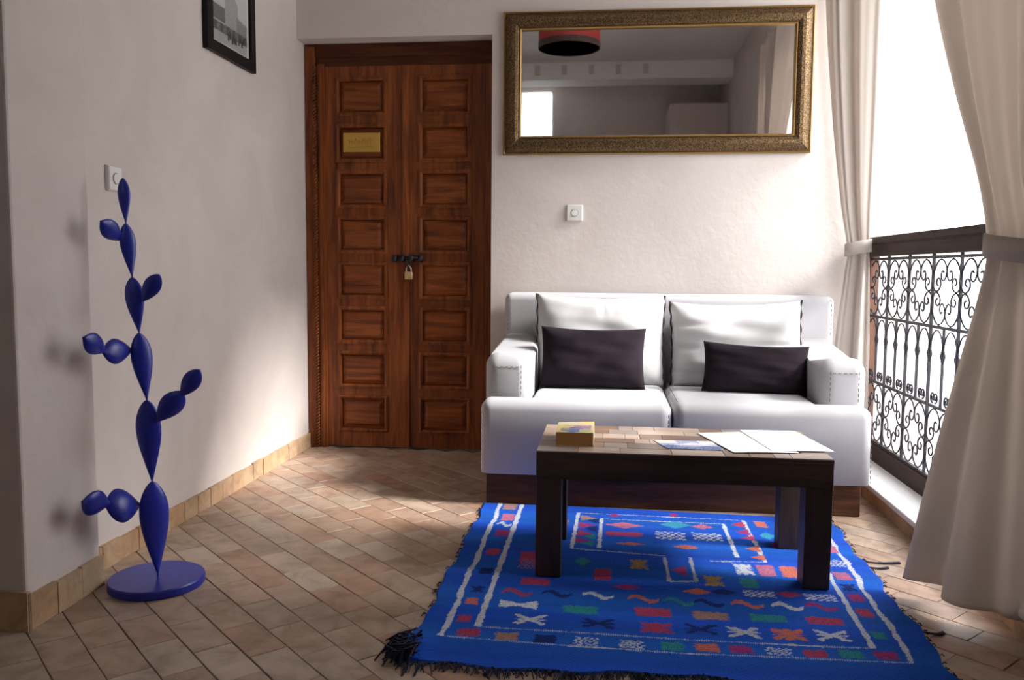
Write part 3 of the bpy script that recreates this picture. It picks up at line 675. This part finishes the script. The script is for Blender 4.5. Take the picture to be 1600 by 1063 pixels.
# ------------------------------------------------------------------ cactus sculpture
def cactus():
    base = onz(245, 900, .027); by = base.y
    t = thing('cactus_sculpture', (base.x, by, 0), 'tall cobalt blue metal cactus sculpture on a round base by the left wall', 'sculpture')
    mb = MB().lathe([(.118, 0), (.138, 0), (.141, .004), (.141, .023), (.138, .027), (.05, .027)], (base.x, by, 0), 56); mb.put('base', BLUE, t)
    def pad(p0, p1, wpx, yaw=0, thick=.42, shape=1.7, n=26, rn=18, end=.06, off=(0, 0), pw=.62):
        a, b = ony(*p0, by+off[0]), ony(*p1, by+off[1]); ax = (b-a); L = ax.length; ax.normalize(); W = wpx/F*(by+sum(off)/2)/2*1.02
        view = ((a+b)/2-Vector((0, 0, CAMH))).normalized(); view = Matrix.Rotation(math.radians(yaw), 3, ax) @ view; view = (view-ax*view.dot(ax)).normalized(); sd = ax.cross(view)
        v = []; f = []
        for i in range(n+1):
            s = .5-.5*math.cos(PI*i/n); r = max(end*(1 if s < .5 else .55), math.sin(PI*s**shape)**pw) * W
            for k in range(rn):
                c = 2*PI*k/rn; cc, sn = math.cos(c), math.sin(c)
                prof = abs(sn)**1.25*math.copysign(1, sn)          # soft ridge along the rim
                v.append(a+ax*(L*s)+sd*(r*cc)+view*(max(r*thick, .006)*prof))
        for i in range(n):
            for k in range(rn): f.append((i*rn+k, i*rn+(k+1) % rn, (i+1)*rn+(k+1) % rn, (i+1)*rn+k))
        f.append(tuple(range(rn-1, -1, -1))); f.append(tuple(n*rn+k for k in range(rn)))
        put('pad', mesh('pad', v, f, BLUE, True), t)
    for p0, p1, w_, yw in (((247,902),(238,752),47,10),((238,757),(229,625),40,-12),((230,629),(217,520),34,14),((218,524),(206,433),29,-10),((207,437),(196,349),25,12),((197,353),(192,278),19,-8)): pad(p0, p1, w_, yw)
    R = dict(shape=1.32, end=.10, pw=.62)
    pad((219,789),(166,791),58,15,off=(0,-.12),**R); pad((171,788),(129,785),44,-15,off=(-.11,-.22),**R)
    pad((246,659),(285,612),38,10,**R); pad((282,620),(312,578),30,-10,**R)
    pad((206,547),(161,551),42,0,off=(0,-.12),**R); pad((165,550),(131,528),35,15,off=(-.11,-.21),**R)
    pad((222,472),(249,429),28,-10,**R); pad((190,376),(158,346),31,10,off=(0,-.10),**R)
cactus()

# ------------------------------------------------------------------ balcony railing
def railing():
    t = thing('balcony_railing', (XR, 3.3, .165), 'black wrought iron balcony railing with scrolls under a wooden handrail', 'railing')
    pit = .2685; y1 = 4.33; N = 7; r = .0052
    Z0, Z1, Z2, Z3 = .172, .456, .766, 1.038
    hr = MB(); hr.box(XR-.022, XR+.035, y1-N*pit-.03, YW, 1.052, 1.108); hr.box(XR-.034, XR+.045, y1-N*pit-.03, YW, 1.112, 1.140); hr.box(XR-.027, XR+.04, y1-N*pit-.03, YW, 1.106, 1.114)
    hr.put('handrail', RAILW, t)
    box('end_post', wood('end_post_wood', (.06, .022, .01), (.11, .04, .018), (.15, .06, .025), 'z', .6), XR-.01, XR+.03, 4.300, YW, .165, 1.052, t)
    for z in (Z0, Z1, Z2, Z3): box('rail_bar', IRON, XR-.006, XR+.006, y1-N*pit, YW-.002, z-.006, z+.006, t)
    Q = [(.80,.42),(.70,.37),(.61,.45),(.63,.60),(.80,.66),(.95,.52),(.985,.30),(.80,.10),(.58,.03),(.34,.10),(.11,.33),(.02,.60),(.07,.86),(.25,.985),(.48,.93),(.60,.76),(.51,.61),(.35,.61),(.29,.74),(.40,.81)]
    def scroll(h): return MB().tube(catmull([(0, -u*pit/2, -v*h/2) for u, v in Q], 4), .0036, 5).mesh('scroll', IRON, True)
    sc = {0: scroll(Z3-Z2-.012), 1: scroll(Z1-Z0-.012)}
    h = (Z2-Z1); hb = pit/2
    arch = MB().tube(catmull([(0, -.5*hb-.47*hb*math.cos(a), -.30*h+.285*h*math.sin(a)) for a in np.linspace(0, PI, 9)], 3), .0034, 5).mesh('arch', IRON, True)
    dia = MB(); 
    for s in (-1, 1): dia.tube([(0, 0, .034), (0, s*.020, 0), (0, 0, -.034)], .0042, 5)
    dia = dia.mesh('diamond', IRON)
    sm = MB()
    for s in (-1, 1): sm.tube(catmull([(0, s*(.002+.022*(1-k/14)*math.sin(k*.85)+.012), .030+.022*(1-k/14)*-math.cos(k*.85)) for k in range(11)], 3), .0036, 5)
    sm = sm.mesh('small_scroll', IRON, True)
    for i in range(N+1):
        y = y1-i*pit; box('post', IRON, XR-r, XR+r, y-r, y+r, .165, 1.055, t)
        if i == N: break
        box('baluster', IRON, XR-.0045, XR+.0045, y-hb-.0045, y-hb+.0045, Z1, Z2, t)
        for zt, h_, k in ((Z3-.006, Z3-Z2-.012, 0), (Z1-.006, Z1-Z0-.012, 1)):
            for sy in (0, 1):
                for sz in (0, 1):
                    M = Matrix.Translation((XR, y-pit*sy, zt-h_*sz)) @ Matrix.Diagonal((1, -1 if sy else 1, -1 if sz else 1, 1)); put('scroll', sc[k], t, M)
        for j in (0, 1):
            yy = y-hb*j; put('arch', arch, t, Matrix.Translation((XR, yy, Z2-.008)))
            put('diamond', dia, t, Matrix.Translation((XR, yy, .657))); put('small_scroll', sm, t, Matrix.Translation((XR, yy-hb/2, Z1+.004)))
railing()

# ------------------------------------------------------------------ curtains
def curtain(name, rows, label, folds, seed, tie=None, nu=150, nz=120, group='cream curtains of the balcony'):
    """rows: (z, L(x,y), R(x,y), fold amplitude), top to bottom"""
    rows = [np.array([z, *L, *R, a]) for z, L, R, a in rows]; zs = np.array([r[0] for r in rows]); D = np.array(rows)
    K = catmull_np(D, 14); q = np.random.default_rng(seed); ph = q.uniform(0, 6, 6); V = []
    for j, k in enumerate(K):
        z, lx, ly, rx, ry, a = k; s = j/len(K)
        d = np.array([rx-lx, ry-ly]); L = max(1e-6, np.hypot(*d)); n = np.array([-d[1], d[0]])/L
        for i in range(nu):
            u = i/(nu-1); uu = u+.03*math.sin(2*PI*u+ph[0]+s*2)
            w_ = math.sin(2*PI*folds*uu+ph[1]+.5*s)+.45*math.sin(2*PI*folds*1.7*uu+ph[2]-.8*s)+.16*math.sin(2*PI*folds*3.1*uu+ph[3]+2*s)
            p = np.array([lx, ly])+d*u+n*(a*w_*min(1, 6*u+.25)); V.append((p[0], p[1], z+.004*math.sin(9*u+ph[4])*(s)))
    nz = len(K); i = np.arange(nz*nu).reshape(nz, nu); f = np.stack([i[:-1, :-1], i[:-1, 1:], i[1:, 1:], i[1:, :-1]], -1).reshape(-1, 4)
    zt = float(zs[0]); c = D[len(D)//2]
    t = thing(name, (float(c[1]+c[3])/2, float(c[2]+c[4])/2, float(zs[-1])), label, 'curtain', group)
    o = put('drape', mesh('drape', V, f.tolist(), CURT, True), t); md = o.modifiers.new('thick', 'SOLIDIFY'); md.thickness = .0012
    if tie:
        (cx, cy, cz), (rx, ry), ang, hh, tl = tie; pts = []; v = []; ff = []; n = 40
        for k in range(n):
            a = 2*PI*k/n; ca, sa = math.cos(ang), math.sin(ang); x, y = rx*math.cos(a), ry*math.sin(a)
            X, Y = cx+x*ca-y*sa, cy+x*sa+y*ca; dz = tl*math.cos(a)
            v += [(X, Y, cz+dz-hh/2), (X, Y, cz+dz+hh/2)]
        for k in range(n): ff.append((2*k, 2*((k+1) % n), 2*((k+1) % n)+1, 2*k+1))
        b = put('tieback', mesh('tieback', v, ff, CURT, True), t); md = b.modifiers.new('thick', 'SOLIDIFY'); md.thickness = .003
    return t
def catmull_np(D, n):
    out = []; N = len(D)
    for i in range(N-1):
        a = D[i-1] if i else D[0]; b = D[i]; c = D[i+1]; d = D[i+2] if i < N-2 else D[-1]
        for k in range(n): t = k/n; out.append(.5*((2*b)+(c-a)*t+(2*a-5*b+4*c-d)*t*t+(3*b-a-3*c+d)*t**3))
    out.append(D[-1]); return out
curtain('curtain', [(2.70, (1.14, 3.62), (1.16, 2.40), .030), (2.30, (1.12, 3.36), (1.15, 2.40), .030), (1.90, (1.10, 3.135), (1.13, 2.42), .026), (1.55, (1.09, 2.90), (1.12, 2.42), .020), (1.25, (1.085, 2.68), (1.11, 2.40), .013), (1.06, (1.08, 2.59), (1.14, 2.38), .008),
    (.94, (1.06, 2.565), (1.15, 2.36), .011), (.70, (1.015, 2.58), (1.17, 2.32), .018), (.40, (.965, 2.61), (1.18, 2.25), .026), (.05, (.912, 2.64), (1.18, 2.18), .034)],
    'cream curtain tied back in the foreground at the right edge of the photo', 2.3, 5, ((1.11, 2.485, 1.045), (.114, .040), math.radians(-72), .066, -.014))
curtain('curtain', [(2.70, (.985, 4.275), (1.215, 4.10), .020), (2.25, (1.0, 4.272), (1.205, 4.12), .018), (1.70, (1.05, 4.265), (1.21, 4.14), .016), (1.30, (1.10, 4.25), (1.215, 4.17), .012), (1.085, (1.135, 4.24), (1.222, 4.19), .007),
    (.95, (1.125, 4.24), (1.225, 4.18), .010), (.60, (1.095, 4.25), (1.23, 4.16), .016), (.10, (1.085, 4.25), (1.23, 4.14), .018)],
    'cream curtain tied back beside the right end of the sofa, next to the back wall', 2.0, 9, ((1.178, 4.212, 1.09), (.062, .030), math.radians(-28), .06, .012))
curtain('curtain', [(2.70, (1.15, 2.34), (1.17, 1.60), .024), (1.90, (1.145, 2.34), (1.165, 1.60), .024), (1.00, (1.145, 2.34), (1.165, 1.60), .024), (.08, (1.15, 2.14), (1.165, 1.58), .024)],
    'cream curtain of the next bay, just inside the right edge of the photo', 4, 12)

# ------------------------------------------------------------------ pendant lamp seen in the mirror
def lamp():
    c = (-.29, 2.6); t = thing('pendant_lamp', (*c, 2.50), 'red drum pendant lamp with a dark lower rim, reflected in the mirror', 'lamp')
    MB().lathe([(.212, 2.53), (.212, 2.78), (.205, 2.78), (.205, 2.53)], (*c, 0), 48).put('shade', RED, t, False)
    MB().lathe([(.214, 2.50), (.214, 2.54), (.0, 2.541), (.0, 2.535), (.206, 2.525), (.206, 2.50)], (*c, 0), 48).put('lower_rim', DKRED, t)
    MB().tube([(*c, 2.54), (*c, ZC)], .004, 6).put('cord', BLACK, t); MB().lathe([(.05, ZC-.03), (.055, ZC)], (*c, 0), 24).put('ceiling_rose', WHITEP, t)
lamp()
